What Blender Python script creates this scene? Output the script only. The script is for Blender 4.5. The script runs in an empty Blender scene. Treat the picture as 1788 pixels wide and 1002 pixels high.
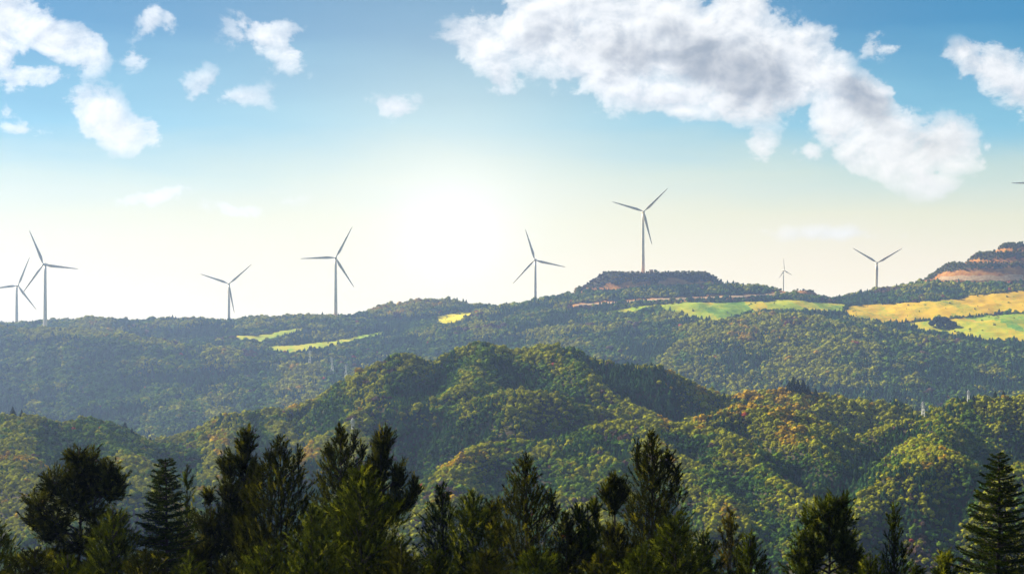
import bpy, math, random
import numpy as np
from mathutils import Vector

# ------------------------------------------------------------------ camera
S = bpy.context.scene
F, HX, HY = 2835.0, 894.0, 560.0          # focal length in photo pixels, horizon point
cam_d = bpy.data.cameras.new("camera")
cam_d.sensor_width = 36.0
cam_d.lens = 36.0 * F / 1788.0
cam_d.shift_y = (HY - 501.0) / 1788.0
cam_d.clip_start, cam_d.clip_end = 0.5, 20000.0
cam = bpy.data.objects.new("camera", cam_d)
S.collection.objects.link(cam)
cam.rotation_euler = (math.pi / 2, 0, 0)
S.camera = cam

# ------------------------------------------------------------------ light
SUN_EL, SUN_AZ = math.radians(32), math.radians(-55)
GLOW_AZ, GLOW_EL = math.atan((795 - HX) / F), math.atan((HY - 408) / F)
sun_d = bpy.data.lights.new("sun", 'SUN')
sun_d.energy, sun_d.angle, sun_d.color = 5.0, math.radians(0.5), (1.0, 0.90, 0.66)
sun = bpy.data.objects.new("sun", sun_d)
S.collection.objects.link(sun)
_d = Vector((math.sin(SUN_AZ) * math.cos(SUN_EL), math.cos(SUN_AZ) * math.cos(SUN_EL), math.sin(SUN_EL)))
sun.rotation_euler = _d.to_track_quat('Z', 'Y').to_euler()

S.view_settings.view_transform = 'Standard'
S.view_settings.look = 'None'
EXPO = 1.3
S.view_settings.exposure = EXPO
S.view_settings.gamma = 1.0
S.cycles.max_bounces = 5
S.cycles.diffuse_bounces = 2
S.cycles.transparent_max_bounces = 6
S.cycles.volume_bounces = 1
S.cycles.use_denoising = True
S.cycles.sample_clamp_indirect = 4.0

# ------------------------------------------------------------------ world
SKY_STRENGTH = 0.055
w = bpy.data.worlds.new("World")
S.world = w
w.use_nodes = True
w.cycles.sampling_method = 'MANUAL'
w.cycles.sample_map_resolution = 512
NT = w.node_tree
NT.nodes.clear()

def setin(nt, sock, v):
    if isinstance(v, bpy.types.NodeSocket):
        nt.links.new(v, sock)
    else:
        sock.default_value = v

def M(op, a, b=None, c=None, nt=None, clamp=False):
    nt = nt or NT
    n = nt.nodes.new('ShaderNodeMath'); n.operation = op; n.use_clamp = clamp
    for i, v in enumerate((a, b, c)):
        if v is not None: setin(nt, n.inputs[i], v)
    return n.outputs[0]

def VM(op, a, b=None, nt=None):
    nt = nt or NT
    n = nt.nodes.new('ShaderNodeVectorMath'); n.operation = op
    setin(nt, n.inputs[0], a)
    if b is not None:
        if op == 'SCALE': setin(nt, n.inputs[3], b)
        else: setin(nt, n.inputs[1], b)
    return n.outputs['Value' if op in ('LENGTH', 'DOT_PRODUCT', 'DISTANCE') else 'Vector']

def MIX(f, a, b, nt=None, mode='MIX'):
    nt = nt or NT
    n = nt.nodes.new('ShaderNodeMix'); n.data_type = 'RGBA'; n.blend_type = mode
    setin(nt, n.inputs[0], f); setin(nt, n.inputs[6], a); setin(nt, n.inputs[7], b)
    return n.outputs[2]

def RAMP(f, stops, nt=None, interp='LINEAR'):
    nt = nt or NT
    n = nt.nodes.new('ShaderNodeValToRGB'); n.color_ramp.interpolation = interp
    e = n.color_ramp.elements
    while len(e) < len(stops): e.new(0.5)
    for k, (p, c) in enumerate(stops):
        e[k].position = p; e[k].color = (*c, 1) if len(c) == 3 else c
    setin(nt, n.inputs[0], f)
    return n.outputs[0]

def NOISE(vec, scale, detail=5, rough=0.55, dist=0.0, nt=None, color=False):
    nt = nt or NT
    n = nt.nodes.new('ShaderNodeTexNoise')
    n.inputs['Scale'].default_value = scale; n.inputs['Detail'].default_value = detail
    n.inputs['Roughness'].default_value = rough; n.inputs['Distortion'].default_value = dist
    if vec is not None: nt.links.new(vec, n.inputs['Vector'])
    return n.outputs[1 if color else 0]

def RNG(v, a, b, c=0.0, d=1.0, nt=None, smooth=False):
    nt = nt or NT
    n = nt.nodes.new('ShaderNodeMapRange')
    if smooth: n.interpolation_type = 'SMOOTHSTEP'
    setin(nt, n.inputs[0], v)
    for i, x in zip((1, 2, 3, 4), (a, b, c, d)): setin(nt, n.inputs[i], x)
    return n.outputs[0]

def srgb(r, g, b):
    f = lambda u: (u / 255 / 12.92) if u <= 10 else ((u / 255 + 0.055) / 1.055) ** 2.4
    return (f(r), f(g), f(b))

tc = NT.nodes.new('ShaderNodeTexCoord')
sep = NT.nodes.new('ShaderNodeSeparateXYZ')
NT.links.new(tc.outputs['Generated'], sep.inputs[0])
dx, dy, dz = sep.outputs
az = M('ARCTAN2', dx, dy)
el = M('ARCSINE', dz)
comb = NT.nodes.new('ShaderNodeCombineXYZ')
NT.links.new(M('MULTIPLY', az, F / 100), comb.inputs[0])      # units of 100 photo pixels
NT.links.new(M('MULTIPLY', el, F / 100), comb.inputs[1])
P = comb.outputs[0]

# clear sky: Nishita, read higher up than the direction so that blue sits above the haze band
skyv = NT.nodes.new('ShaderNodeCombineXYZ')
NT.links.new(dx, skyv.inputs[0]); NT.links.new(dy, skyv.inputs[1])
NT.links.new(M('MULTIPLY_ADD', M('ABSOLUTE', dz), 3.0, 0.05), skyv.inputs[2])
sky = NT.nodes.new('ShaderNodeTexSky')
sky.sky_type = 'NISHITA'; sky.sun_disc = False
sky.sun_elevation = SUN_EL; sky.sun_rotation = SUN_AZ
sky.altitude = 400; sky.air_density = 1.0; sky.dust_density = 0.6; sky.ozone_density = 2.0
NT.links.new(VM('NORMALIZE', skyv.outputs[0]), sky.inputs[0])
K = 1.0 / (SKY_STRENGTH * 2 ** EXPO)
def kc(r, g, b, s=1.0):
    c = srgb(r, g, b); return tuple(x * K * s for x in c)
# thin streaky veil makes the warm band's edge uneven
map1 = NT.nodes.new('ShaderNodeMapping'); map1.inputs['Scale'].default_value = (0.22, 1.1, 1)
NT.links.new(P, map1.inputs[0])
veil = NOISE(map1.outputs[0], 0.9, 5, 0.55, 0.3)
ele = M('ADD', el, M('MULTIPLY', M('SUBTRACT', veil, 0.5), 0.035))
px_el = M('MULTIPLY', ele, F)                                  # px above horizon
base = RAMP(M('DIVIDE', px_el, 800.0, clamp=True), [
    (0.00, srgb(255, 240, 212)), (0.12, srgb(254, 238, 200)), (0.22, srgb(244, 238, 190)),
    (0.31, srgb(212, 230, 204)), (0.42, srgb(126, 204, 226)), (0.62, srgb(0, 142, 192)), (1.0, srgb(0, 106, 158))])
baseK = VM('SCALE', base, M('MULTIPLY', K, RNG(el, 0.0, 0.115, 1.4, 0.98)))
upper = RNG(el, 0.20, 0.55, 0, 1, smooth=True)
skycol = MIX(upper, MIX(0.08, baseK, sky.outputs[0]), sky.outputs[0])
# sun glow
gv = VM('SUBTRACT', P, (GLOW_AZ * F / 100, GLOW_EL * F / 100, 0))
gs = NT.nodes.new('ShaderNodeMapping'); gs.inputs['Scale'].default_value = (1, 1.12, 0)
NT.links.new(gv, gs.inputs[0])
gr = VM('LENGTH', gs.outputs[0])
front = RNG(dy, 0.0, 0.3, 0, 1)
def gauss(r, s): return M('EXPONENT', M('MULTIPLY', M('POWER', M('DIVIDE', r, s), 2.0), -1.0))
def expo(r, s): return M('EXPONENT', M('MULTIPLY', M('DIVIDE', r, s), -1.0))
warm = M('MULTIPLY', expo(gr, 2.6), front)
skycol = MIX(M('MULTIPLY', warm, 0.8), skycol, (*kc(255, 246, 208, 1.3), 1))
skycol = MIX(M('MULTIPLY', M('EXPONENT', M('MULTIPLY', M('POWER', M('DIVIDE', gr, .85), 1.2), -1.0)), front), skycol, (*kc(255, 254, 244, 1.28), 1))
# clouds: soft ellipses of direction broken up by noise
ELL = [  # px, py, rx, ry, angle deg, weight
 (845, 72, 75, 50, 0, .75), (950, 60, 110, 75, 10, 1), (1060, 90, 140, 90, 15, 1.15), (1010, 15, 120, 55, 0, 1),
 (1160, 60, 150, 100, 15, 1.25), (1270, 110, 150, 105, 20, 1.35), (1290, 20, 70, 60, 0, 1), (1390, 130, 90, 80, 30, 1.15),
 (1180, 170, 130, 45, 5, .8), (1470, 200, 90, 65, 30, 1.05), (1540, 250, 110, 65, 25, 1.05), (1640, 262, 85, 50, 5, .95),
 (1520, 190, 60, 45, 40, 1.0), (1620, 320, 60, 35, 25, .6), (1328, 262, 34, 36, 15, .5), (1412, 272, 22, 20, 0, .46),
 (1745, 140, 85, 42, 12, .72), (1800, 165, 50, 60, 0, .8), (1680, 108, 50, 22, -10, .5), (1528, 92, 22, 34, 50, .38), (1552, 100, 34, 20, 20, .32),
 (10, 55, 66, 62, 0, .95), (85, 82, 78, 36, 15, .85), (142, 98, 42, 40, 35, .65), (42, 152, 66, 24, -5, .6), (0, 100, 44, 66, 0, .75),
 (165, 204, 58, 46, 25, .76), (205, 232, 90, 34, 8, .72), (262, 236, 26, 34, 0, .6), (35, 244, 44, 18, 0, .36), (5, 218, 26, 18, 0, .36),
 (462, 68, 66, 42, 20, .60), (495, 100, 48, 36, 40, .5), (265, 38, 24, 48, 15, .36), (298, 35, 22, 26, 0, .3), (238, 108, 24, 26, 0, .36),
 (355, 155, 34, 34, 20, .38), (340, 178, 20, 22, 0, .32), (410, 180, 80, 20, 0, .32), (690, 186, 60, 26, 8, .44), (268, 348, 75, 17, -8, .5), (420, 362, 90, 16, -3, .4),
 (1450, 412, 110, 16, 0, .36), (880, 110, 40, 60, 0, .5)]
acc = None
wsp = NOISE(P, 0.75, 4, 0.55, 0, color=True)
Pw = VM('ADD', P, VM('SCALE', VM('SUBTRACT', wsp, (0.5, 0.5, 0.5)), 0.55))
for (ex, ey, rx, ry, an, wt) in ELL:
    mp = NT.nodes.new('ShaderNodeMapping'); mp.vector_type = 'TEXTURE'
    mp.inputs['Location'].default_value = (math.atan((ex - HX) / F) * F / 100, math.atan((HY - ey) / F) * F / 100, 0)
    mp.inputs['Rotation'].default_value = (0, 0, math.radians(-an))
    mp.inputs['Scale'].default_value = (rx / 100 * 1.2, ry / 100 * 1.18, 1)
    NT.links.new(Pw, mp.inputs[0])
    d = VM('LENGTH', mp.outputs[0])
    v = M('MULTIPLY', M('SUBTRACT', 1.0, d), wt)
    acc = v if acc is None else M('SMOOTH_MAX', acc, v, 0.12)
flow = NT.nodes.new('ShaderNodeMapping'); flow.inputs['Scale'].default_value = (1.0, 1.25, 1)
NT.links.new(P, flow.inputs[0])
n1 = NOISE(flow.outputs[0], 1.25, 12, 0.63, 0.2)
off = VM('ADD', flow.outputs[0], (-0.10, 0.16, 0))
n1b = NOISE(off, 1.25, 5, 0.50, 0.25)
n2 = NOISE(flow.outputs[0], 0.8, 3, 0.5, 0.0)
mask = M('MAXIMUM', acc, -0.6)
dens = M('ADD', mask, M('MULTIPLY', M('SUBTRACT', n1, 0.52), 1.75))
alpha = RNG(dens, 0.05, 0.23, 0, 1, smooth=True)
alpha = M('MULTIPLY', alpha, RNG(dens, 0.0, 0.55, 0.45, 1.0))
alpha = M('MULTIPLY', alpha, RNG(mask, -0.25, 0.35, 0.0, 1.0, smooth=True))
alpha = M('MULTIPLY', alpha, front)
dark = None
for (ex, ey, rx, ry, an) in [(1275, 128, 135, 62, 20), (1075, 88, 150, 45, 8), (1515, 192, 62, 36, 35), (1628, 262, 52, 30, 10), (1185, 55, 90, 40, 0)]:
    mp = NT.nodes.new('ShaderNodeMapping'); mp.vector_type = 'TEXTURE'
    mp.inputs['Location'].default_value = (math.atan((ex - HX) / F) * F / 100, math.atan((HY - ey) / F) * F / 100, 0)
    mp.inputs['Rotation'].default_value = (0, 0, math.radians(-an)); mp.inputs['Scale'].default_value = (rx / 100 * 1.25, ry / 100 * 1.25, 1)
    NT.links.new(Pw, mp.inputs[0])
    v = M('MULTIPLY', M('SUBTRACT', 1.0, VM('LENGTH', mp.outputs[0])), {1275: 1.25, 1075: .7, 1515: 1.0, 1628: .75}.get(ex, .45))
    dark = v if dark is None else M('SMOOTH_MAX', dark, v, 0.15)
thick = RNG(M('ADD', dark, M('MULTIPLY', M('SUBTRACT', n1b, 0.5), 1.1)), 0.0, 0.85, 0, 1, smooth=True)
relief = RNG(M('SUBTRACT', n1b, n1), -0.2, 0.22, 0, 1, smooth=True)
ccol = MIX(relief, (*kc(255, 254, 250, 1.15), 1), (*kc(224, 229, 233), 1))
ccol = MIX(M('MULTIPLY', thick, 0.9), ccol, MIX(relief, (*kc(206, 208, 210), 1), (*kc(150, 160, 170), 1)))
low = RNG(el, 0.085, 0.135, 0.55, 0)
ccol = MIX(low, ccol, (*kc(255, 248, 228, 1.25), 1))
skycol = MIX(M('MULTIPLY', alpha, 0.97), skycol, ccol)
bg = NT.nodes.new('ShaderNodeBackground'); bg.inputs['Strength'].default_value = SKY_STRENGTH
NT.links.new(skycol, bg.inputs[0])
wo = NT.nodes.new('ShaderNodeOutputWorld'); NT.links.new(bg.outputs[0], wo.inputs[0])

# ------------------------------------------------------------------ helpers
rng = np.random.default_rng(7)
random.seed(7)

def W(px, py, D): return np.array([(px - HX) / F * D, D, (HY - py) / F * D])

def tag(o, label=None, cat=None, group=None, kind=None):
    if label: o['label'] = label
    if cat: o['category'] = cat
    if group: o['group'] = group
    if kind: o['kind'] = kind
    return o

def link(name, me, mat=None, parent=None):
    o = bpy.data.objects.new(name, me)
    S.collection.objects.link(o)
    if mat is not None and me is not None and not me.materials: me.materials.append(mat)
    if parent is not None: o.parent = parent
    return o

def empty(name, loc):
    o = bpy.data.objects.new(name, None); S.collection.objects.link(o)
    o.location = tuple(loc); o.empty_display_size = 1; return o

def mesh_np(name, V, faces, nside, smooth=False, attrs=None):
    """faces: (n, nside) int array"""
    me = bpy.data.meshes.new(name)
    V = np.ascontiguousarray(V, dtype=np.float32); Fc = np.ascontiguousarray(faces, dtype=np.int32)
    me.vertices.add(len(V)); me.vertices.foreach_set('co', V.ravel())
    me.loops.add(Fc.size); me.loops.foreach_set('vertex_index', Fc.ravel())
    me.polygons.add(len(Fc))
    me.polygons.foreach_set('loop_start', np.arange(0, Fc.size, nside, dtype=np.int32))
    me.polygons.foreach_set('loop_total', np.full(len(Fc), nside, dtype=np.int32))
    me.polygons.foreach_set('use_smooth', np.full(len(Fc), smooth, dtype=bool))
    for k, (a, t) in (attrs or {}).items():
        at = me.attributes.new(k, t, 'POINT')
        at.data.foreach_set('value' if t == 'FLOAT' else 'color', np.ascontiguousarray(a, dtype=np.float32).ravel())
    me.update(calc_edges=True); me.validate()
    return me

class MB:
    """collects quads / tris as python lists"""
    def __init__(s): s.v = []; s.f = []
    def add(s, V, Fs):
        o = len(s.v); s.v += [tuple(p) for p in V]; s.f += [tuple(i + o for i in f) for f in Fs]
    def box(s, c, h, taper=1.0):
        x, y, z = c; a, b, d = h
        V = [(x + sx * a * (taper if sz > 0 else 1), y + sy * b * (taper if sz > 0 else 1), z + sz * d) for sz in (-1, 1) for sy in (-1, 1) for sx in (-1, 1)]
        s.add(V, [(0, 2, 3, 1), (4, 5, 7, 6), (0, 1, 5, 4), (2, 6, 7, 3), (0, 4, 6, 2), (1, 3, 7, 5)])
    def tube(s, pts, radii, n=8, cap=True):
        pts = [Vector(p) for p in pts]; V = []; Fs = []
        for i, p in enumerate(pts):
            t = (pts[min(i + 1, len(pts) - 1)] - pts[max(i - 1, 0)]).normalized()
            u = t.cross(Vector((0.31, 0.95, 0.05))); u.normalize(); vv = t.cross(u)
            for k in range(n):
                a = 2 * math.pi * k / n
                V.append(p + (math.cos(a) * u + math.sin(a) * vv) * float(radii[i]))
        for i in range(len(pts) - 1):
            for k in range(n):
                Fs.append((i * n + k, i * n + (k + 1) % n, (i + 1) * n + (k + 1) % n, (i + 1) * n + k))
        if cap: Fs += [tuple(range(n - 1, -1, -1)), tuple((len(pts) - 1) * n + k for k in range(n))]
        s.add(V, Fs)
    def mesh(s, name, smooth=False):
        me = bpy.data.meshes.new(name); me.from_pydata(s.v, [], s.f)
        if smooth:
            for p in me.polygons: p.use_smooth = True
        me.update(); return me

# gradient noise
_perm = np.random.default_rng(3).permutation(512); _perm = np.concatenate([_perm, _perm])
_ga = np.random.default_rng(4).uniform(0, 2 * np.pi, 512)
def perlin(x, y, seed=0):
    x = np.asarray(x, float) + seed * 17.13; y = np.asarray(y, float) + seed * 9.7
    xi = np.floor(x).astype(int); yi = np.floor(y).astype(int); xf = x - xi; yf = y - yi
    def g(ix, iy, fx, fy):
        h = _ga[_perm[(_perm[ix % 512] + iy) % 512]]
        return np.cos(h) * fx + np.sin(h) * fy
    u = xf ** 3 * (xf * (xf * 6 - 15) + 10); v = yf ** 3 * (yf * (yf * 6 - 15) + 10)
    a = g(xi, yi, xf, yf) * (1 - u) + g(xi + 1, yi, xf - 1, yf) * u
    b = g(xi, yi + 1, xf, yf - 1) * (1 - u) + g(xi + 1, yi + 1, xf - 1, yf - 1) * u
    return (a * (1 - v) + b * v) * 1.5
def fbm(x, y, oct=4, seed=0, gain=0.5):
    s = 0; a = 1
    for o in range(oct): s = s + a * perlin(x * 2 ** o, y * 2 ** o, seed + o * 5); a *= gain
    return s

# ------------------------------------------------------------------ terrain
TH = 3.6      # the forest's own height, taken off every wooded crest
def crest(pts, th=TH): return [W(*p) - np.array([0, 0, th]) for p in pts]
RID = []      # (points, slope, radius)
def ridge(pts, s, r=30, th=TH): RID.append((np.array(crest(pts, th)), s, r)); return len(RID) - 1
ridge([(-250, 556, 1950), (-150, 560, 1950), (0, 568, 1900), (100, 576, 1870), (210, 584, 1850), (350, 602, 1830), (470, 626, 1800), (590, 676, 1740)], .27)
ridge([(-300, 566, 2320), (0, 563, 2280), (90, 566, 2250), (150, 557, 2250), (200, 559, 2250), (240, 565, 2250), (330, 556, 2250), (400, 561, 2230),
       (470, 554, 2250), (560, 550, 2250), (600, 556, 2300), (640, 556, 2350), (690, 558, 2400), (740, 558, 2400), (790, 558, 2400),
       (840, 560, 2400), (890, 560, 2400), (935, 557, 2380)], .13, 40)
ridge([(950, 550, 2290), (1000, 522, 2260), (1080, 502, 2230), (1150, 497, 2220), (1245, 496, 2220), (1300, 499, 2220), (1390, 512, 2230), (1450, 524, 2250)], .2, 30)
ridge([(1450, 526, 2300), (1530, 513, 2280), (1590, 500, 2270), (1640, 491, 2260), (1750, 484, 2250), (1900, 474, 2250), (2200, 480, 2250)], .22, 30)
ridge([(1060, 612, 1900), (1150, 586, 1880), (1220, 570, 1870), (1290, 555, 1870), (1340, 547, 1870), (1400, 551, 1870), (1480, 564, 1870),
       (1560, 578, 1850), (1640, 590, 1850), (1700, 598, 1850), (1800, 606, 1850), (2100, 600, 1850)], .3)
ridge([(640, 546, 2330), (690, 529, 2330), (740, 520, 2330), (790, 521, 2330), (840, 529, 2330), (872, 544, 2330)], .36, 16)
# left skyline dips and bumps
ridge([(130, 562, 2120), (165, 556, 2120), (215, 562, 2120)], .25, 12)
ridge([(235, 566, 2140), (290, 558, 2140), (365, 560, 2140)], .25, 12)
ridge([(400, 566, 2140), (470, 557, 2140), (570, 553, 2150)], .22, 14)
MS = .64      # the nearer hills' distances below are relative; this sets how far away they stand
mid = []
def mridge(pts, s=.52, r=6): mid.append(ridge([(a, b, c * MS) for a, b, c in pts], s * 1.5, r, 2.2))
# central hill
mridge([(300, 764, 1330), (400, 724, 1330), (470, 720, 1340), (530, 706, 1350), (590, 681, 1360), (640, 647, 1360), (690, 613, 1360), (712, 624, 1360), (742, 656, 1370),
        (765, 640, 1375), (785, 616, 1380), (850, 598, 1390), (900, 605, 1390), (950, 598, 1390), (1000, 606, 1390), (1050, 629, 1380), (1080, 635, 1370), (1130, 632, 1360),
        (1160, 652, 1360), (1200, 674, 1360), (1255, 700, 1360)])
mridge([(700, 700, 1230), (790, 706, 1210), (850, 688, 1200), (900, 680, 1200), (960, 684, 1200), (1010, 700, 1210), (1100, 722, 1220)])
mridge([(693, 640, 1340), (660, 690, 1260), (610, 745, 1180), (560, 790, 1120)], .5)
mridge([(850, 610, 1370), (830, 650, 1310), (800, 680, 1260)], .5)
mridge([(960, 610, 1370), (1010, 640, 1320), (1060, 680, 1280), (1110, 710, 1250)], .5)
mridge([(470, 724, 1320), (510, 760, 1240), (545, 800, 1180)], .5)
# front centre-right ridge
mridge([(700, 880, 1000), (760, 820, 1020), (830, 776, 1030), (900, 766, 1040), (950, 770, 1040), (1000, 755, 1050), (1060, 738, 1060), (1110, 733, 1060), (1180, 740, 1050), (1230, 752, 1040), (1280, 768, 1030)])
mridge([(1110, 737, 1050), (1170, 782, 980), (1240, 842, 920), (1300, 900, 860)], .55)
mridge([(950, 774, 1030), (1000, 820, 970), (1040, 870, 910), (1060, 920, 860)], .55)
mridge([(830, 782, 1020), (800, 830, 960), (750, 880, 900)], .55)
mridge([(1000, 758, 1040), (1060, 800, 980), (1100, 850, 930)], .6)
mridge([(1260, 760, 1030), (1330, 810, 960), (1400, 868, 890), (1440, 930, 830)], .55)
# right dark hill
mridge([(1180, 745, 1120), (1240, 718, 1130), (1300, 704, 1140), (1340, 702, 1140), (1380, 712, 1130), (1430, 738, 1110), (1480, 778, 1090), (1510, 820, 1060)], .55)
mridge([(1340, 706, 1130), (1400, 760, 1060), (1450, 810, 1000)], .6)
mridge([(1260, 690, 1400), (1350, 678, 1400), (1400, 678, 1400), (1450, 688, 1400), (1550, 698, 1400), (1620, 722, 1390)], .45)
mridge([(1480, 790, 1130), (1540, 752, 1140), (1590, 732, 1150), (1640, 722, 1150), (1680, 735, 1140), (1730, 775, 1110), (1780, 820, 1080)], .55)
mridge([(1600, 735, 1260), (1640, 716, 1260), (1690, 697, 1260), (1750, 688, 1260), (1850, 696, 1260), (2000, 690, 1260)], .5)
mridge([(1500, 880, 860), (1540, 838, 880), (1580, 808, 890), (1620, 790, 900), (1655, 798, 900), (1700, 838, 880), (1740, 890, 850)], .6)
mridge([(1640, 728, 1140), (1630, 760, 1040), (1620, 788, 920)], .55)
mridge([(1760, 850, 860), (1810, 800, 890), (1900, 780, 900), (2050, 800, 900)], .55)
# left
mridge([(-150, 705, 1130), (0, 722, 1130), (40, 720, 1130), (100, 738, 1130), (160, 728, 1150), (200, 736, 1150), (250, 763, 1150), (310, 774, 1160)], .4)
mridge([(160, 732, 1140), (200, 790, 1030), (240, 850, 940)], .45)
mridge([(20, 724, 1120), (30, 790, 1000), (60, 850, 900), (110, 900, 840)], .45)
mridge([(400, 730, 1310), (380, 790, 1150), (350, 850, 1020)], .45)
mridge([(610, 750, 1170), (640, 810, 1060), (680, 870, 960)], .45)

# automatic side spurs
rs = np.random.default_rng(11)
for i in list(mid):
    pts, s, r = RID[i]
    seg = np.linalg.norm(np.diff(pts[:, :2], axis=0), axis=1) / MS; L = seg.sum(); cum = np.concatenate([[0], np.cumsum(seg)])
    t = rs.uniform(20, 50)
    while t < L - 15:
        k = min(np.searchsorted(cum, t) - 1, len(seg) - 1); u = (t - cum[k]) / seg[k]
        p = pts[k] * (1 - u) + pts[k + 1] * u
        tv = (pts[k + 1] - pts[k])[:2] / seg[k] / MS; nv = np.array([tv[1], -tv[0]])
        if nv[1] > 0: nv = -nv
        nv = nv + tv * rs.uniform(-.7, .7); nv /= np.linalg.norm(nv)
        ln = rs.uniform(60, 120) * MS
        a = p - [0, 0, 1.5]; b = np.array([*(p[:2] + nv * ln * .5 + rs.normal(0, 6, 2)), p[2] - 3 - ln * .5 * s * rs.uniform(.42, .64)])
        c = np.array([*(p[:2] + nv * ln + rs.normal(0, 10, 2)), p[2] - 3 - ln * s * rs.uniform(.56, .74)])
        RID.append((np.array([a, b, c]), s * 1.25, 2.5)); t += rs.uniform(34, 70)
# the viewpoint's own hillside
RID.append((np.array([[-500, -60, 4.0], [-120, -6, -1.6], [0, -3, -2.2], [120, -6, -2.0], [500, -60, 0.0]]), .285, 6))

PLAT = [  # cx, cy, rx, ry, ztop, slope, squareness
 (*W(1145, 0, 2245)[:2], 72, 34, W(0, 477, 2240)[2], 1.0),
 (*W(1800, 0, 2290)[:2], 118, 62, W(0, 460, 2260)[2], 1.0),
 (*W(1802, 0, 2295)[:2], 76, 40, W(0, 440, 2260)[2], 1.05),
 (*W(1800, 0, 2298)[:2], 38, 22, W(0, 424, 2260)[2], 1.1),
 (*W(1402, 0, 2225)[:2], 14, 10, W(0, 508, 2225)[2], 1.0)]

def seg_height(x, y, pts, s, r):
    best = np.full(x.shape, -1e3)
    for a, b in zip(pts[:-1], pts[1:]):
        ab = b[:2] - a[:2]; l2 = (ab ** 2).sum()
        u = np.clip(((x - a[0]) * ab[0] + (y - a[1]) * ab[1]) / l2, 0, 1)
        d2 = (x - a[0] - u * ab[0]) ** 2 + (y - a[1] - u * ab[1]) ** 2
        best = np.maximum(best, a[2] + u * (b[2] - a[2]) - s * (np.sqrt(d2 + r * r) - r))
    return best

def terrain_height(x, y):
    wx = x + 7 * perlin(x / 42, y / 42, 21) ; wy = y + 7 * perlin(x / 42, y / 42, 22)
    k = 1.4
    base = -100 + 6 * fbm(x / 300, y / 300, 3, 2)
    m = base.copy(); acc = np.ones_like(x)
    for pts, s, r in RID:
        lo = pts[:, :2].min(0); hi = pts[:, :2].max(0); reach = (pts[:, 2].max() + 140) / s + r + 25
        sel = (x > lo[0] - reach) & (x < hi[0] + reach) & (y > lo[1] - reach) & (y < hi[1] + reach)
        if not sel.any(): continue
        h = seg_height(wx[sel], wy[sel], pts, s, r)
        mm = m[sel]; nm = np.maximum(mm, h)
        acc[sel] = acc[sel] * np.exp((mm - nm) / k) + np.exp((h - nm) / k); m[sel] = nm
    z = m + k * np.log(acc)
    far = np.clip((y - 1000) / 500, 0, 1); near = np.clip((y - 150) / 400, 0, 1)
    z = z + near * (fbm(x / 48, y / 48, 3, 31) * 2.0 + fbm(x / 16, y / 16, 2, 37) * .8 + far * fbm(x / 150, y / 150, 3, 33) * 3.0)
    soil = np.zeros_like(x)
    for (cx, cy, rx, ry, zt, sl) in PLAT:
        q = np.sqrt(((x - cx) / rx) ** 2 + ((y - cy) / ry) ** 2)
        d = (q - 1) * np.sqrt(rx * ry) * np.where(q > 0, 1, 1)
        h = zt + 1.2 * perlin(x / 15, y / 15, 41) * 0.5 - sl * np.maximum(d, 0)
        edge = (h - z)
        wob = 1.3 * perlin(x / 13, y / 13, 43)
        cut = np.clip((edge + 2.2) / 1.2, 0, 1) * np.clip(((6.5 if cx < 400 else 5) + wob * 3 - edge) / 2, 0, 1) * (d > 0)
        soil = np.where(edge > 0, 0, soil); soil = np.maximum(soil, cut)
        soil = np.maximum(soil, np.clip((-d - 7) / 4, 0, 1) * (edge > -1))
        z = np.maximum(z, h)
    return z, soil

dxg = 4.0
xs = np.concatenate([np.linspace(-3600, -1000, 40)[:-1], np.arange(-1000, 1000.1, dxg), np.linspace(1000, 3600, 40)[1:]])
ys = np.concatenate([np.linspace(-900, -100, 12)[:-1], np.arange(-100, 2600.1, dxg), np.linspace(2600, 3000, 12)[1:]])
GX, GY = np.meshgrid(xs, ys)
GZ, GS = terrain_height(GX, GY)
def sample(arr, x, y):
    x = np.asarray(x, float); y = np.asarray(y, float)
    i = np.clip(np.searchsorted(xs, x) - 1, 0, len(xs) - 2); j = np.clip(np.searchsorted(ys, y) - 1, 0, len(ys) - 2)
    u = np.clip((x - xs[i]) / (xs[i + 1] - xs[i]), 0, 1); v = np.clip((y - ys[j]) / (ys[j + 1] - ys[j]), 0, 1)
    return (arr[j, i] * (1 - u) + arr[j, i + 1] * u) * (1 - v) + (arr[j + 1, i] * (1 - u) + arr[j + 1, i + 1] * u) * v
def ground(x, y): return sample(GZ, x, y)
def cast(px, py, d0=300, d1=2700):
    """where the line of sight of a photo pixel meets the terrain"""
    D = np.arange(d0, d1, 2.0); x = (px - HX) / F * D; z = (HY - py) / F * D
    hit = np.nonzero(z < ground(x, D))[0]
    k = hit[0] if len(hit) else len(D) - 1
    return np.array([x[k], D[k]])

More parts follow.
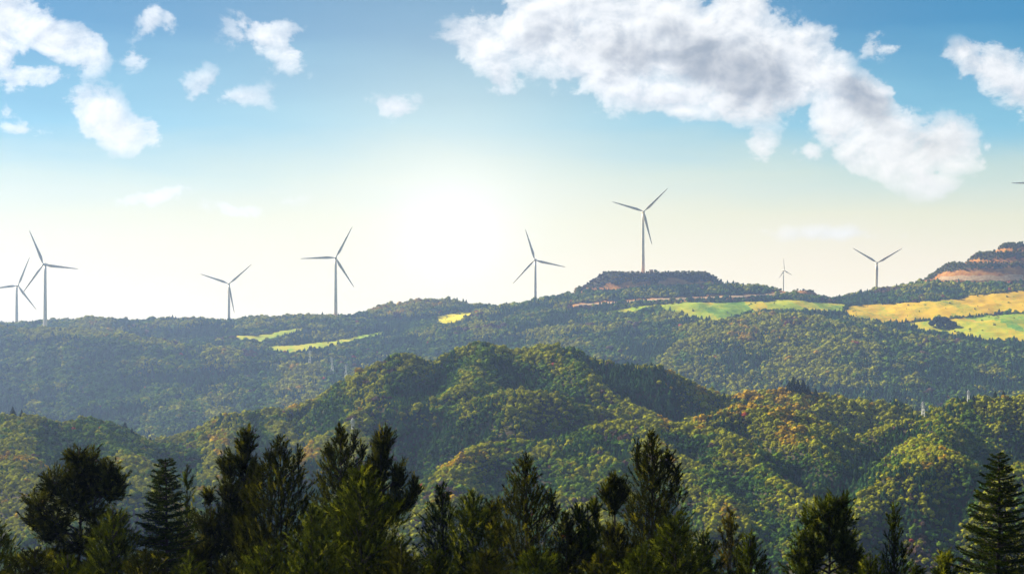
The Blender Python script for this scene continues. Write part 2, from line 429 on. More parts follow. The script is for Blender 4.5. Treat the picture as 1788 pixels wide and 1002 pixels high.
# turbines (photo hub, blade length px, distance, rotor angle, yaw)
TURB = [
 dict(hub=(30.5, 498.6), bl=54, D=2330, a=22, yaw=38, lab="white wind turbine at the far left, partly cut by the picture edge"),
 dict(hub=(77, 462), bl=65, D=2060, a=-23, yaw=-8, lab="large white wind turbine second from the left, with one blade pointing right"),
 dict(hub=(399.5, 495.5), bl=52, D=2390, a=49, yaw=8, lab="white wind turbine standing behind the left skyline, third blade hanging beside its tower"),
 dict(hub=(586, 450), bl=61, D=2245, a=28, yaw=6, lab="white wind turbine left of the sun glow with one blade pointing left"),
 dict(hub=(934, 454), bl=56, D=2440, a=-17, yaw=-10, lab="white wind turbine just right of the sun glow, in the dip between two hills"),
 dict(hub=(1123.5, 369.6), bl=59, D=2235, a=46, yaw=8, lab="tall white wind turbine on the flat-topped terraced hill"),
 dict(hub=(1369, 472.5), bl=22, D=2330, a=-10, yaw=42, lab="smallest wind turbine, low behind the slope right of the flat-topped hill"),
 dict(hub=(1531, 459), bl=51, D=2440, a=60, yaw=4, lab="white wind turbine with blades in a Y, left of the stepped hill"),
 dict(hub=(1821, 320.5), bl=58, D=2275, a=30, yaw=2, lab="wind turbine above the stepped hill with only a blade tip in the picture"),
]
PAD = np.zeros_like(GX)
for t in TURB:
    t['pos'] = W(t['hub'][0], t['hub'][1], t['D'])
    d = np.hypot(GX - t['pos'][0], GY - t['pos'][1])
    PAD = np.maximum(PAD, np.clip((17 - d) / 5, 0, 1))
# tracks and crop fields, placed where their photo outline meets the ground
TRACK = [[(1005, 534), (1060, 530), (1110, 527), (1160, 523), (1230, 521), (1310, 518), (1360, 514), (1392, 509)],
         [(1640, 487), (1690, 488), (1740, 488), (1787, 487)]]
FIELDS = [
 ('field_green', [(1150, 534), (1200, 528), (1260, 530), (1330, 527), (1370, 524), (1480, 533), (1470, 547), (1400, 545), (1340, 545), (1290, 553), (1255, 565), (1200, 556), (1155, 544)]),
 ('field_yellow', [(1472, 548), (1487, 535), (1560, 531), (1680, 523), (1690, 518), (1790, 509), (1900, 505), (1900, 540), (1790, 546), (1720, 550), (1620, 560), (1540, 567), (1490, 557)]),
 ('field_teal', [(1570, 566), (1640, 560), (1720, 553), (1790, 548), (1900, 543), (1900, 606), (1790, 598), (1720, 594), (1660, 586), (1600, 577)]),
 ('field_green', [(400, 586), (440, 588), (530, 573), (548, 571), (500, 588), (455, 600), (420, 598)]),
 ('field_lime', [(455, 606), (520, 604), (600, 593), (672, 579), (662, 589), (600, 603), (540, 615), (500, 620), (480, 614)]),
 ('field_bright', [(760, 557), (780, 549), (830, 545), (822, 556), (790, 567), (765, 567)]),
 ('field_lime', [(1050, 547), (1100, 538), (1150, 531), (1140, 541), (1090, 549)]),
]
def inpoly(x, y, poly):
    ins = np.zeros(x.shape, bool); n = len(poly)
    for i in range(n):
        x0, y0 = poly[i]; x1, y1 = poly[(i + 1) % n]
        c = ((y0 > y) != (y1 > y)) & (x < (x1 - x0) * (y - y0) / (y1 - y0 + 1e-12) + x0)
        ins ^= c
    return ins
def dense(poly, closed=True, step=6):
    out = []; n = len(poly)
    for i in range(n if closed else n - 1):
        a, b = np.array(poly[i], float), np.array(poly[(i + 1) % n], float); k = max(1, int(np.hypot(*(b - a)) / step))
        out += [a + (b - a) * j / k for j in range(k)]
    if not closed: out.append(np.array(poly[-1], float))
    return out
fpoly = []
for kind, poly in FIELDS:
    fpoly.append(np.array([cast(px, py, 1500) for px, py in dense(poly, True, 12)]))
tline = [np.array([cast(px, py, 1500) for px, py in dense(t, False, 10)]) for t in TRACK]
FLD = np.zeros_like(GX)
for p in fpoly: FLD = np.maximum(FLD, inpoly(GX, GY, p).astype(float))
TRK = np.zeros_like(GX)
for l in tline:
    for a, b in zip(l[:-1], l[1:]):
        ab = b - a; u = np.clip(((GX - a[0]) * ab[0] + (GY - a[1]) * ab[1]) / ((ab ** 2).sum() + 1e-9), 0, 1)
        TRK = np.maximum(TRK, np.clip((11 - np.hypot(GX - a[0] - u * ab[0], GY - a[1] - u * ab[1])) / 3, 0, 1))
SOIL = np.clip(np.maximum(np.maximum(GS, PAD), TRK), 0, 1)

# ------------------------------------------------------------------ materials
def mat(name):
    m = bpy.data.materials.new(name); m.use_nodes = True
    nt = m.node_tree; b = nt.nodes['Principled BSDF']
    return m, nt, b
def objco(nt):
    g = nt.nodes.new('ShaderNodeNewGeometry'); return g.outputs['Position']

m_ground, nt, b = mat('hill_ground')
pos = objco(nt)
c = RAMP(NOISE(pos, 0.05, 6, .6, nt=nt), [(0.3, (.022, .030, .012)), (.5, (.045, .042, .018)), (.7, (.075, .055, .025))], nt)
at = nt.nodes.new('ShaderNodeAttribute'); at.attribute_name = 'soil'
sc_ = RAMP(NOISE(pos, 0.12, 5, .65, nt=nt), [(0.3, (.16, .06, .015)), (.5, (.46, .19, .035)), (.75, (.62, .34, .09))], nt)
fac = RNG(M('ADD', at.outputs['Fac'], M('MULTIPLY', M('SUBTRACT', NOISE(pos, .2, 4, nt=nt), .5), .7, nt=nt), nt=nt), .35, .6, nt=nt)
nt.links.new(MIX(fac, c, sc_, nt), b.inputs['Base Color']); b.inputs['Roughness'].default_value = .95; b.inputs['Specular IOR Level'].default_value = .1

def field_mat(name, stops, scale=.03):
    m, nt, b = mat(name); pos = objco(nt)
    mp = nt.nodes.new('ShaderNodeMapping'); mp.inputs['Scale'].default_value = (1, .45, .0); mp.inputs['Rotation'].default_value = (0, 0, .35)
    nt.links.new(pos, mp.inputs[0])
    vo = nt.nodes.new('ShaderNodeTexVoronoi'); vo.inputs['Scale'].default_value = .022
    nt.links.new(VM('ADD', mp.outputs[0], VM('SCALE', NOISE(pos, .06, 3, nt=nt, color=True), 14.0, nt=nt), nt=nt), vo.inputs['Vector'])
    sx = nt.nodes.new('ShaderNodeSeparateXYZ'); nt.links.new(vo.outputs['Color'], sx.inputs[0])
    n = M('ADD', M('MULTIPLY', sx.outputs[0], .22, nt=nt), M('ADD', M('MULTIPLY', NOISE(mp.outputs[0], scale, 4, .6, .4, nt=nt), .46, nt=nt), M('MULTIPLY', NOISE(pos, .3, 4, .65, nt=nt), .36, nt=nt), nt=nt), nt=nt)
    nt.links.new(RAMP(n, stops, nt), b.inputs['Base Color']); b.inputs['Roughness'].default_value = .9; b.inputs['Specular IOR Level'].default_value = .1
    return m
FM = {
 'field_green': field_mat('green_crop', [(.38, (.09, .20, .006)), (.46, (.22, .33, .006)), (.56, (.38, .38, .004)), (.66, (.56, .36, .002))]),
 'field_yellow': field_mat('yellow_crop', [(.36, (.22, .26, .004)), (.45, (.60, .40, .001)), (.56, (.56, .32, .002)), (.68, (.30, .33, .005))]),
 'field_teal': field_mat('young_crop', [(.38, (.08, .22, .03)), (.46, (.20, .33, .02)), (.56, (.42, .38, .004)), (.66, (.56, .34, .002))]),
 'field_lime': field_mat('lime_crop', [(.38, (.16, .28, .004)), (.5, (.30, .42, .004)), (.62, (.46, .40, .004))]),
 'field_bright': field_mat('bloom_crop', [(.38, (.42, .38, .002)), (.55, (.66, .54, .002))]),
}
m_track, nt, b = mat('track_dirt')
nt.links.new(RAMP(NOISE(objco(nt), .3, 4, nt=nt), [(.3, (.38, .22, .10)), (.7, (.62, .44, .24))], nt), b.inputs['Base Color']); b.inputs['Roughness'].default_value = .95

def leaf_mat(name, use_tint=False, stops=None, trans=.3):
    m, nt, b = mat(name)
    nt.nodes.remove(b)
    at = nt.nodes.new('ShaderNodeAttribute')
    if use_tint:
        at.attribute_type = 'INSTANCER'; at.attribute_name = 'tint'
        oi = nt.nodes.new('ShaderNodeObjectInfo')
        av = nt.nodes.new('ShaderNodeAttribute'); av.attribute_name = 'var'
        col = VM('SCALE', at.outputs['Color'], RNG(av.outputs['Fac'], 0, 1, .55, 1.5, nt=nt), nt=nt)
    else:
        at.attribute_name = 'var'
        col = RAMP(at.outputs['Fac'], stops, nt)
    d = nt.nodes.new('ShaderNodeBsdfDiffuse'); t = nt.nodes.new('ShaderNodeBsdfTranslucent')
    nt.links.new(col, d.inputs[0])
    nt.links.new(VM('MULTIPLY', col, (1.25, 1.2, .6), nt=nt), t.inputs[0])
    mx = nt.nodes.new('ShaderNodeMixShader'); mx.inputs[0].default_value = trans
    nt.links.new(d.outputs[0], mx.inputs[1]); nt.links.new(t.outputs[0], mx.inputs[2])
    nt.links.new(mx.outputs[0], nt.nodes['Material Output'].inputs[0])
    return m
m_forest = leaf_mat('forest_foliage', True, trans=.12)
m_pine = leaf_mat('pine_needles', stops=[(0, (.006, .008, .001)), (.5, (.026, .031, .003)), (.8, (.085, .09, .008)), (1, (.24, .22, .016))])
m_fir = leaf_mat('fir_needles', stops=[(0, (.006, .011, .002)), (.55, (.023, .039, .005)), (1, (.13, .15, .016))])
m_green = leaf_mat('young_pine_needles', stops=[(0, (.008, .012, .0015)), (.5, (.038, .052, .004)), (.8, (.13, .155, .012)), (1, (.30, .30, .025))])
m_gold = leaf_mat('yellow_needles', stops=[(0, (.03, .03, .006)), (.6, (.10, .085, .015)), (1, (.30, .22, .03))])
def bark(name, c0, c1):
    m, nt, b = mat(name)
    mp = nt.nodes.new('ShaderNodeMapping'); mp.inputs['Scale'].default_value = (1, 1, .25); nt.links.new(objco(nt), mp.inputs[0])
    nt.links.new(RAMP(NOISE(mp.outputs[0], 14, 5, .65, nt=nt), [(.3, c0), (.7, c1)], nt), b.inputs['Base Color']); b.inputs['Roughness'].default_value = .95
    return m
m_bark = bark('pine_bark', (.006, .004, .003), (.022, .015, .010))
m_pale = bark('pale_bark', (.10, .08, .05), (.32, .27, .18))
def paint(name, c, rough=.5, dirt=.2, scale=.4):
    m, nt, b = mat(name)
    n = NOISE(objco(nt), scale, 5, .6, nt=nt)
    nt.links.new(RAMP(n, [(.3, tuple(x * (1 - dirt) for x in c)), (.65, c)], nt), b.inputs['Base Color'])
    b.inputs['Roughness'].default_value = rough; return m
m_white = paint('turbine_paint', (.88, .80, .62), .4, .12)
m_blade = paint('blade_paint', (.66, .56, .38), .5, .2)
m_steel = paint('pylon_paint', (.6, .6, .57), .5, .15)
m_wall = paint('hut_wall', (.45, .38, .30), .8, .3)
m_roof = paint('hut_roof', (.16, .09, .07), .8, .3)
m_door = paint('hut_door', (.10, .12, .13), .6, .3)

# ------------------------------------------------------------------ hills, fields, tracks
ny, nx = GX.shape
idx = np.arange(nx * ny).reshape(ny, nx)
quads = np.stack([idx[:-1, :-1], idx[:-1, 1:], idx[1:, 1:], idx[1:, :-1]], -1).reshape(-1, 4)
hills = link('hills', mesh_np('hills', np.stack([GX, GY, GZ], -1).reshape(-1, 3), quads, 4, True, {'soil': (SOIL.ravel(), 'FLOAT')}), m_ground)
tag(hills, 'rolling forested hills rising behind the foreground conifers', kind='structure')

def drape(poly, lift, step=2.5, jag=4.0):
    lo, hi = poly.min(0) - 5, poly.max(0) + 5
    gx = np.arange(lo[0], hi[0], step); gy = np.arange(lo[1], hi[1], step)
    X, Y = np.meshgrid(gx, gy)
    Xc, Yc = X[:-1, :-1] + step / 2, Y[:-1, :-1] + step / 2
    ins = inpoly(Xc + jag * perlin(Xc / 9, Yc / 9, 51), Yc + jag * 1.5 * perlin(Xc / 9, Yc / 9, 52), poly)
    j, i = np.nonzero(ins)
    if not len(j): return None
    id_ = np.arange(X.size).reshape(X.shape)
    q = np.stack([id_[j, i], id_[j, i + 1], id_[j + 1, i + 1], id_[j + 1, i]], -1)
    u, inv = np.unique(q, return_inverse=True)
    V = np.stack([X.ravel()[u], Y.ravel()[u]], -1)
    z = ground(V[:, 0], V[:, 1]) + lift + .25 * perlin(V[:, 0] / 4, V[:, 1] / 4, 53)
    return mesh_np('crop_field', np.column_stack([V, z]), inv.reshape(-1, 4), 4, True)
for (kind, _), p in zip(FIELDS, fpoly):
    me = drape(p, .8)
    if me: tag(link('crop_field', me, FM[kind]), 'crop field on the far slope below the wind turbines', kind='structure')
for l in tline:
    V = []; Fq = []
    for k in range(len(l)):
        t = l[min(k + 1, len(l) - 1)] - l[max(k - 1, 0)]; t = t / (np.linalg.norm(t) + 1e-9); n = np.array([-t[1], t[0]])
        for s in (-1, -.33, .33, 1):
            q = l[k] + n * s * 3.0; V.append((q[0], q[1], float(ground(*q)) + .7))
        if k: Fq += [((k - 1) * 4 + a, (k - 1) * 4 + a + 1, k * 4 + a + 1, k * 4 + a) for a in range(3)]
    tag(link('dirt_track', mesh_np('dirt_track', np.array(V), np.array(Fq), 4, True), m_track), 'tan dirt track cut into the far hillside', kind='structure')

# ------------------------------------------------------------------ forest on the hills
def ico(n=1):
    t = (1 + 5 ** .5) / 2
    V = [(-1, t, 0), (1, t, 0), (-1, -t, 0), (1, -t, 0), (0, -1, t), (0, 1, t), (0, -1, -t), (0, 1, -t), (t, 0, -1), (t, 0, 1), (-t, 0, -1), (-t, 0, 1)]
    Fs = [(0, 11, 5), (0, 5, 1), (0, 1, 7), (0, 7, 10), (0, 10, 11), (1, 5, 9), (5, 11, 4), (11, 10, 2), (10, 7, 6), (7, 1, 8), (3, 9, 4), (3, 4, 2), (3, 2, 6), (3, 6, 8), (3, 8, 9), (4, 9, 5), (2, 4, 11), (6, 2, 10), (8, 6, 7), (9, 8, 1)]
    V = [np.array(v) / np.linalg.norm(v) for v in V]
    for _ in range(n):
        c = {}; F2 = []
        def mp(a, b):
            k = (min(a, b), max(a, b))
            if k not in c: m = V[a] + V[b]; V.append(m / np.linalg.norm(m)); c[k] = len(V) - 1
            return c[k]
        for a, b_, d in Fs:
            x, y, z = mp(a, b_), mp(b_, d), mp(d, a); F2 += [(a, x, z), (b_, y, x), (d, z, y), (x, y, z)]
        Fs = F2
    return np.array(V), np.array(Fs)
ICO = {k: ico(k) for k in (1, 2)}
def proto_broad(seed, n=70, lv=1):
    """a few lumpy boughs with leaf clumps standing out of them"""
    r = np.random.default_rng(seed); IV, IF = ICO[lv]
    Vs, Fs, va = [], [], []; o = 0
    nl = 5
    lobes = np.column_stack([r.uniform(-.30, .30, (nl, 2)), r.uniform(.42, .78, nl)]); lr = r.uniform(.24, .38, nl)
    for c, q in zip(lobes, lr):
        v = IV * (1 + r.normal(0, .16, (len(IV), 1))) * q * [1, 1, .9] + c
        Vs.append(v); Fs.append(IF + o); o += len(v); va.append(np.clip(.45 + r.normal(0, .22, len(v)), 0, 1))
    k = r.integers(0, nl, n); d = unit3(r.normal(size=(n, 3))); d[:, 2] = np.abs(d[:, 2])
    c = lobes[k] + d * lr[k][:, None] * r.uniform(.95, 1.2, (n, 1))
    u = unit3(np.cross(d + r.normal(0, .5, (n, 3)), r.normal(size=(n, 3)))); v = unit3(np.cross(d + r.normal(0, .4, (n, 3)), u)); s = r.uniform(.06, .12, (n, 1))
    Vs.append(np.stack([c + u * s, c - u * s * .6 + v * s, c - u * s * .6 - v * s], 1).reshape(-1, 3)); Fs.append(np.arange(3 * n).reshape(-1, 3) + o); va.append(np.repeat(r.uniform(.2, 1, n), 3))
    return np.concatenate(Vs), np.concatenate(Fs), np.concatenate(va)
def unit3(a): return a / (np.linalg.norm(a, axis=-1, keepdims=True) + 1e-9)
def proto_con(seed, tiers=6, seg=9):
    """stacked tiers of drooping boughs with ragged rims"""
    r = np.random.default_rng(seed); V, Fs, va = [], [], []
    for i in range(tiers):
        f = i / tiers; z0 = .12 + f * .78; R = (.36 * (1 - f) + .05) * r.uniform(.85, 1.15); hz = .34 * (1 - f * .55)
        o = len(V); V.append((r.normal(0, .012), r.normal(0, .012), z0 + hz)); va.append(.8)
        n = seg * 2; ph = r.uniform(0, 6.28)
        for k in range(n):
            a = ph + 2 * math.pi * k / n; q = R * (r.uniform(.9, 1.2) if k % 2 == 0 else r.uniform(.5, .72))
            V.append((math.cos(a) * q, math.sin(a) * q, z0 - (.05 if k % 2 == 0 else -.03) + r.normal(0, .015))); va.append(float(np.clip(.4 + r.normal(0, .2), 0, 1)))
        Fs += [(o, o + 1 + k, o + 1 + (k + 1) % n) for k in range(n)]
    return np.array(V), np.array(Fs), np.array(va)
protos = bpy.data.collections.new('forest_tree_kinds')
PM = []
for i in range(8):
    V, Fc, var = proto_broad(100 + i) if i < 4 else proto_con(100 + i)
    mb = MB(); mb.tube([(0, 0, -.25), (0, 0, .5)], [.05, .03], 5)
    me = mesh_np('forest_tree', V, Fc, 3, False, {'var': (var, 'FLOAT')})
    me.materials.append(m_forest)
    o = bpy.data.objects.new('tree_kind_%d' % i, me); protos.objects.link(o); PM.append(me)

def forest_gn():
    g = bpy.data.node_groups.new('forest_scatter', 'GeometryNodeTree')
    g.interface.new_socket('Geometry', in_out='INPUT', socket_type='NodeSocketGeometry')
    g.interface.new_socket('Geometry', in_out='OUTPUT', socket_type='NodeSocketGeometry')
    gi = g.nodes.new('NodeGroupInput'); go = g.nodes.new('NodeGroupOutput')
    ci = g.nodes.new('GeometryNodeCollectionInfo'); ci.inputs[0].default_value = protos
    ci.inputs['Separate Children'].default_value = True; ci.inputs['Reset Children'].default_value = True
    ip = g.nodes.new('GeometryNodeInstanceOnPoints'); ip.inputs['Pick Instance'].default_value = True
    def na(name, t):
        n = g.nodes.new('GeometryNodeInputNamedAttribute'); n.data_type = t; n.inputs[0].default_value = name
        return n.outputs['Attribute']
    g.links.new(gi.outputs[0], ip.inputs['Points']); g.links.new(ci.outputs[0], ip.inputs['Instance'])
    g.links.new(na('kind_id', 'INT'), ip.inputs['Instance Index'])
    g.links.new(na('rot', 'FLOAT_VECTOR'), ip.inputs['Rotation']); g.links.new(na('scl', 'FLOAT_VECTOR'), ip.inputs['Scale'])
    g.links.new(ip.outputs[0], go.inputs[0])
    return g
GN = forest_gn()

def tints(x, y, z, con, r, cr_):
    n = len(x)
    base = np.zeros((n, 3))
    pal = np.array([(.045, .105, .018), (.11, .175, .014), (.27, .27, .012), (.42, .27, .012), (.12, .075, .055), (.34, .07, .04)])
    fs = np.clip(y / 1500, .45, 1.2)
    au_lit = fbm(x / 90 / fs, y / 90 / fs, 3, 61) * 1.0 + fbm(x / 26 / fs, y / 26 / fs, 2, 67) * .75 + r.normal(0, .24, n) + np.clip(cr_ * .22, -.7, 1.0)  # autumn patches, plus crest highlights put into the tint: yellower on crests
    k = np.digitize(au_lit, [-.3, .36, 1.75]); k = np.clip(k, 0, 3)
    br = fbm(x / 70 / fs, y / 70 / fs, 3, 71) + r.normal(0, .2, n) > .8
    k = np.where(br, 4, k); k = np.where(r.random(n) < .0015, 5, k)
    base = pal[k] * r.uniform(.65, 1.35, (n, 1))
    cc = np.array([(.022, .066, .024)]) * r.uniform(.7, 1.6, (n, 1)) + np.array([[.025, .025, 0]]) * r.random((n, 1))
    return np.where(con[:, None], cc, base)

def scatter():
    r = np.random.default_rng(19)
    out = []
    for (d0, d1, sp) in ((200, 460, 1.9), (460, 720, 1.4), (720, 1100, 1.6), (1100, 1600, 2.8), (1600, 2480, 3.0)):
        wx = d1 * 894 / F * 1.18
        gx = np.arange(-wx, wx, sp); gy = np.arange(d0, d1, sp)
        X, Y = np.meshgrid(gx, gy); X = X.ravel() + r.uniform(-.5, .5, X.size) * sp; Y = Y.ravel() + r.uniform(-.5, .5, Y.size) * sp
        keep = np.abs(X) < Y * 894 / F * 1.15 + 20
        out.append(np.column_stack([X[keep], Y[keep]]))
    Pn = np.concatenate(out); x, y = Pn[:, 0], Pn[:, 1]
    z = ground(x, y); soil = sample(SOIL, x, y); fld = sample(FLD, x, y)
    hedge = (np.abs(perlin(x / 55 + .3 * y / 55, y / 38, 91)) < .014) & (r.random(len(x)) < .5) | (r.random(len(x)) < .002)
    keep = (soil < .3) & ((fld < .35) | hedge) & (r.random(len(x)) > .05)
    # what neither this view nor a step aside can see: behind a nearer crest
    vis = np.ones(len(x), bool)
    mx = np.full(len(x), -1e9)
    for f in np.linspace(.1, .985, 60):
        mx = np.maximum(mx, ground(x * f, y * f) / (y * f))
    vis = (z + 9) / y > mx
    keep &= vis & (y > 210)
    return x[keep], y[keep], z[keep], r
fx, fy, fz, fr = scatter()
fn = len(fx)
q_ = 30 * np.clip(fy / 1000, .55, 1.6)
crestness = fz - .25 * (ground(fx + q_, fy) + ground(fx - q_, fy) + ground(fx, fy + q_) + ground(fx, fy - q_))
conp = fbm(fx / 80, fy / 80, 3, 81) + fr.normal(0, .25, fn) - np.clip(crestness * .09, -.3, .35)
platn = np.zeros(fn)
for (cx, cy, rx, ry, zt, sl) in PLAT: platn = np.maximum(platn, (np.hypot((fx - cx) / (rx + 35), (fy - cy) / (ry + 35)) < 1) * 1.0)
ffl = sample(FLD, fx, fy) > .3
con = (conp > .22) & ((platn == 0) | (fr.random(fn) < .15))
farf = np.clip((fy - 1500) / 400, 0, 1)
szf = np.clip(fy / 1500, .43, 1.0)
hgt = szf * np.where(con, fr.uniform(3.2, 6.6, fn), fr.uniform(2.2, 4.4, fn)) * np.clip(fr.lognormal(0, .26, fn), .6, 1.9) * 1
hgt = hgt * np.where(platn > 0, .6, 1) * np.where(ffl, .5, 1)
wid = np.where(con, hgt * fr.uniform(.75, 1.05, fn), hgt * fr.uniform(.85, 1.25, fn))
kid = np.where(con, fr.integers(4, 8, fn), fr.integers(0, 4, fn))
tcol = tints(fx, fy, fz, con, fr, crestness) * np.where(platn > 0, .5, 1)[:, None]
ppx = fx / fy * F + HX
REG = [
 ('far', lambda: (fy >= 1120) & (ppx < 620), 'dark autumn forest covering the far left hillside'),
 ('far', lambda: (fy >= 1120) & (ppx >= 620) & (ppx < 1000), 'sunlit hazy forest on the far hills below the sun'),
 ('far', lambda: (fy >= 1120) & (ppx >= 1000), 'blue hazy forest on the far right slope below the crop fields'),
 ('mid', lambda: (fy < 1120) & (ppx < 420), 'mixed green and orange forest on the nearer left hills'),
 ('mid', lambda: (fy < 1120) & (ppx >= 420) & (ppx < 1180), 'olive and golden forest on the central hill'),
 ('mid', lambda: (fy < 1120) & (ppx >= 1180), 'dark green forest on the nearer right hills'),
]
def points_mesh(sel):
    me = bpy.data.meshes.new('forest'); n = int(sel.sum())
    me.vertices.add(n); me.vertices.foreach_set('co', np.column_stack([fx[sel], fy[sel], fz[sel] - .25]).astype(np.float32).ravel())
    a = me.attributes.new('kind_id', 'INT', 'POINT'); a.data.foreach_set('value', kid[sel].astype(np.int32))
    rot = np.column_stack([fr.normal(0, .06, n), fr.normal(0, .06, n), fr.uniform(0, 6.28, n)]).astype(np.float32)
    a = me.attributes.new('rot', 'FLOAT_VECTOR', 'POINT'); a.data.foreach_set('vector', rot.ravel())
    s = np.column_stack([wid[sel], wid[sel], hgt[sel]]).astype(np.float32)
    a = me.attributes.new('scl', 'FLOAT_VECTOR', 'POINT'); a.data.foreach_set('vector', s.ravel())
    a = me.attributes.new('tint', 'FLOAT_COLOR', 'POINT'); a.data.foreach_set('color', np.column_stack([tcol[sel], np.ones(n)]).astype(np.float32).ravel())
    me.update(); return me
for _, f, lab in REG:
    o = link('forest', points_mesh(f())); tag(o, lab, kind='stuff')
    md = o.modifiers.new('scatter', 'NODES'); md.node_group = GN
print('forest trees', fn)

# single trees that stand out of the forest
m_dark = leaf_mat('lone_tree_foliage', stops=[(0, (.010, .022, .012)), (.6, (.028, .05, .02)), (1, (.06, .09, .03))])
def lone(px, D, h, kind, lab, cat='tree', group=None, wf=.95):
    if D < 1500: D, h = D * MS, h * MS
    x = (px - HX) / F * D; z = float(ground(x, D))
    n_ = 'conifer_tree' if kind >= 4 else 'broadleaf_tree'
    me = LONE.get(kind)
    if me is None:
        V, Fc, var = proto_con(300 + kind, 11, 12) if kind >= 4 else proto_broad(300 + kind, 260, 2)
        me = mesh_np(n_, V, Fc, 3, False, {'var': (var, 'FLOAT')}); me.materials.append(m_dark); LONE[kind] = me
    o = link(n_, me); o.location = (x, D, z - .2); o.scale = (h * wf, h * wf, h); o.rotation_euler = (0, 0, random.uniform(0, 6))
    tag(o, lab, cat, group); return o
LONE = {}
cl = 'dark tree in the small clump standing in the right crop field'
for px, py, h in ((1628, 572, 8), (1636, 570, 11), (1644, 572, 10), (1651, 571, 12), (1658, 573, 9), (1666, 575, 9), (1640, 575, 7), (1655, 577, 7)):
    D = cast(px, py, 1500)[1]; lone(px, D, h, random.choice((0, 1, 2)), cl, group='clump of trees in the right crop field')
cr = 'tall dark conifer on the crest behind the right wooded hill'
for px, D, h in ((1378, 1396, 14), (1385, 1400, 16), (1393, 1402, 13), (1402, 1397, 15), (1411, 1396, 11), (1424, 1396, 9)):
    lone(px, D, h, random.choice((4, 5, 6)), cr, group='tall conifers on the crest behind the right hill')
cr = 'small dark conifer on the crest of the nearer left hills'
for px, D, h in ((22, 1128, 10), (38, 1130, 8), (218, 1152, 8), (230, 1152, 7), (262, 1154, 8)):
    lone(px, D, h, random.choice((4, 5, 6)), cr, group='conifers on the left crest')
cr = 'dark conifer on the crest of the rightmost wooded hill'
for px, D, h in ((1684, 1258, 8), (1700, 1262, 7), (1738, 1262, 8), (1752, 1260, 9)):
    lone(px, D, h, random.choice((4, 5, 6)), cr, group='conifers on the rightmost crest')

# ------------------------------------------------------------------ wind turbines
def blade_mesh():
    st = [(0, .95, .95), (.03, .95, .95), (.08, 1.3, .9), (.16, 2.3, .75), (.22, 2.75, .62), (.35, 2.35, .46), (.5, 1.9, .34), (.65, 1.5, .25), (.8, 1.1, .17), (.92, .75, .10), (.985, .42, .05), (1.0, .12, .02)]
    V = []; Fs = []; n = 10
    for i, (t, ch, th) in enumerate(st):
        tw = math.radians(18 * (1 - t) ** 2 + 1); offx = -.18 * ch * min(1, t / .2)
        for k in range(n):
            a = 2 * math.pi * k / n
            u = ch * .5 * math.cos(a) * 2 * .72 - offx; v = th * .5 * math.sin(a) * 2 * .72 * (1 - .35 * math.cos(a) * min(1, t / .2))
            V.append((u * math.cos(tw) - v * math.sin(tw), u * math.sin(tw) + v * math.cos(tw) - 1.2 * t * t, .8 / 45 * 45 * .0 + t * 45))
        if i: Fs += [((i - 1) * n + k, (i - 1) * n + (k + 1) % n, i * n + (k + 1) % n, i * n + k) for k in range(n)]
    Fs += [tuple(range(n - 1, -1, -1)), tuple((len(st) - 1) * n + k for k in range(n))]
    me = bpy.data.meshes.new('blade'); me.from_pydata(V, [], Fs)
    for p in me.polygons: p.use_smooth = True
    me.materials.append(m_blade); return me
def nacelle_mesh():
    mb = MB(); sec = [(-2.0, 1.25), (-1.2, 1.6), (0, 1.8), (4, 1.85), (7, 1.6), (8.2, 1.1)]; n = 12; V = []; Fs = []
    for y, r in sec:
        for k in range(n):
            a = 2 * math.pi * k / n; cx, cz = math.cos(a), math.sin(a)
            q = (abs(cx) ** 4 + abs(cz) ** 4) ** .25
            V.append((cx / q * r, y, cz / q * r + .1))
    for i in range(len(sec) - 1): Fs += [(i * n + k, i * n + (k + 1) % n, (i + 1) * n + (k + 1) % n, (i + 1) * n + k) for k in range(n)]
    Fs += [tuple(range(n)), tuple((len(sec) - 1) * n + k for k in range(n - 1, -1, -1))]
    mb.add(V, Fs); mb.tube([(0, 6.2, 1.8), (0, 6.2, 3.2)], [.1, .06], 6)
    me = mb.mesh('nacelle', True); me.materials.append(m_white); return me
def hub_mesh():
    mb = MB(); mb.tube([(0, -2.0, 0), (0, -2.8, 0), (0, -3.8, 0), (0, -4.6, 0), (0, -5.0, 0)], [1.5, 1.65, 1.5, .95, .2], 14)
    me = mb.mesh('hub', True); me.materials.append(m_white); return me
ME_B, ME_N, ME_H = blade_mesh(), nacelle_mesh(), hub_mesh()
for t in TURB:
    x, y, zh = t['pos']; zg = float(ground(x, y)); bl = t['bl'] * t['D'] / F; k = bl / 45.0
    root = empty('wind_turbine', (x, y, zg)); tag(root, t['lab'], 'wind turbine', 'wind turbines along the ridge')
    root.rotation_euler = (0, 0, math.radians(t['yaw']))
    h = zh - zg; f = max(k, .45)
    mb = MB(); zs = np.linspace(-1.5, h - 1.4 * f, 9)
    mb.tube([(0, 3.0 * f, z) for z in zs], [2.55 * f + (1.5 * f - 2.55 * f) * i / 8 for i in range(9)], 16)
    tw = link('tower', mb.mesh('tower', True), m_white, root)
    n_ = link('nacelle', ME_N, None, root); n_.location = (0, 1.2 * f, h); n_.scale = (f, f, f)
    hb = link('hub', ME_H, None, root); hb.location = (0, 1.2 * f, h); hb.scale = (f, f, f)
    for q in range(3):
        bb = link('blade', ME_B, None, root); bb.location = (0, -2.2 * f, h)
        bb.rotation_euler = (0, math.radians(t['a'] + 120 * q), 0); bb.scale = (f * .92, f * .92, k)

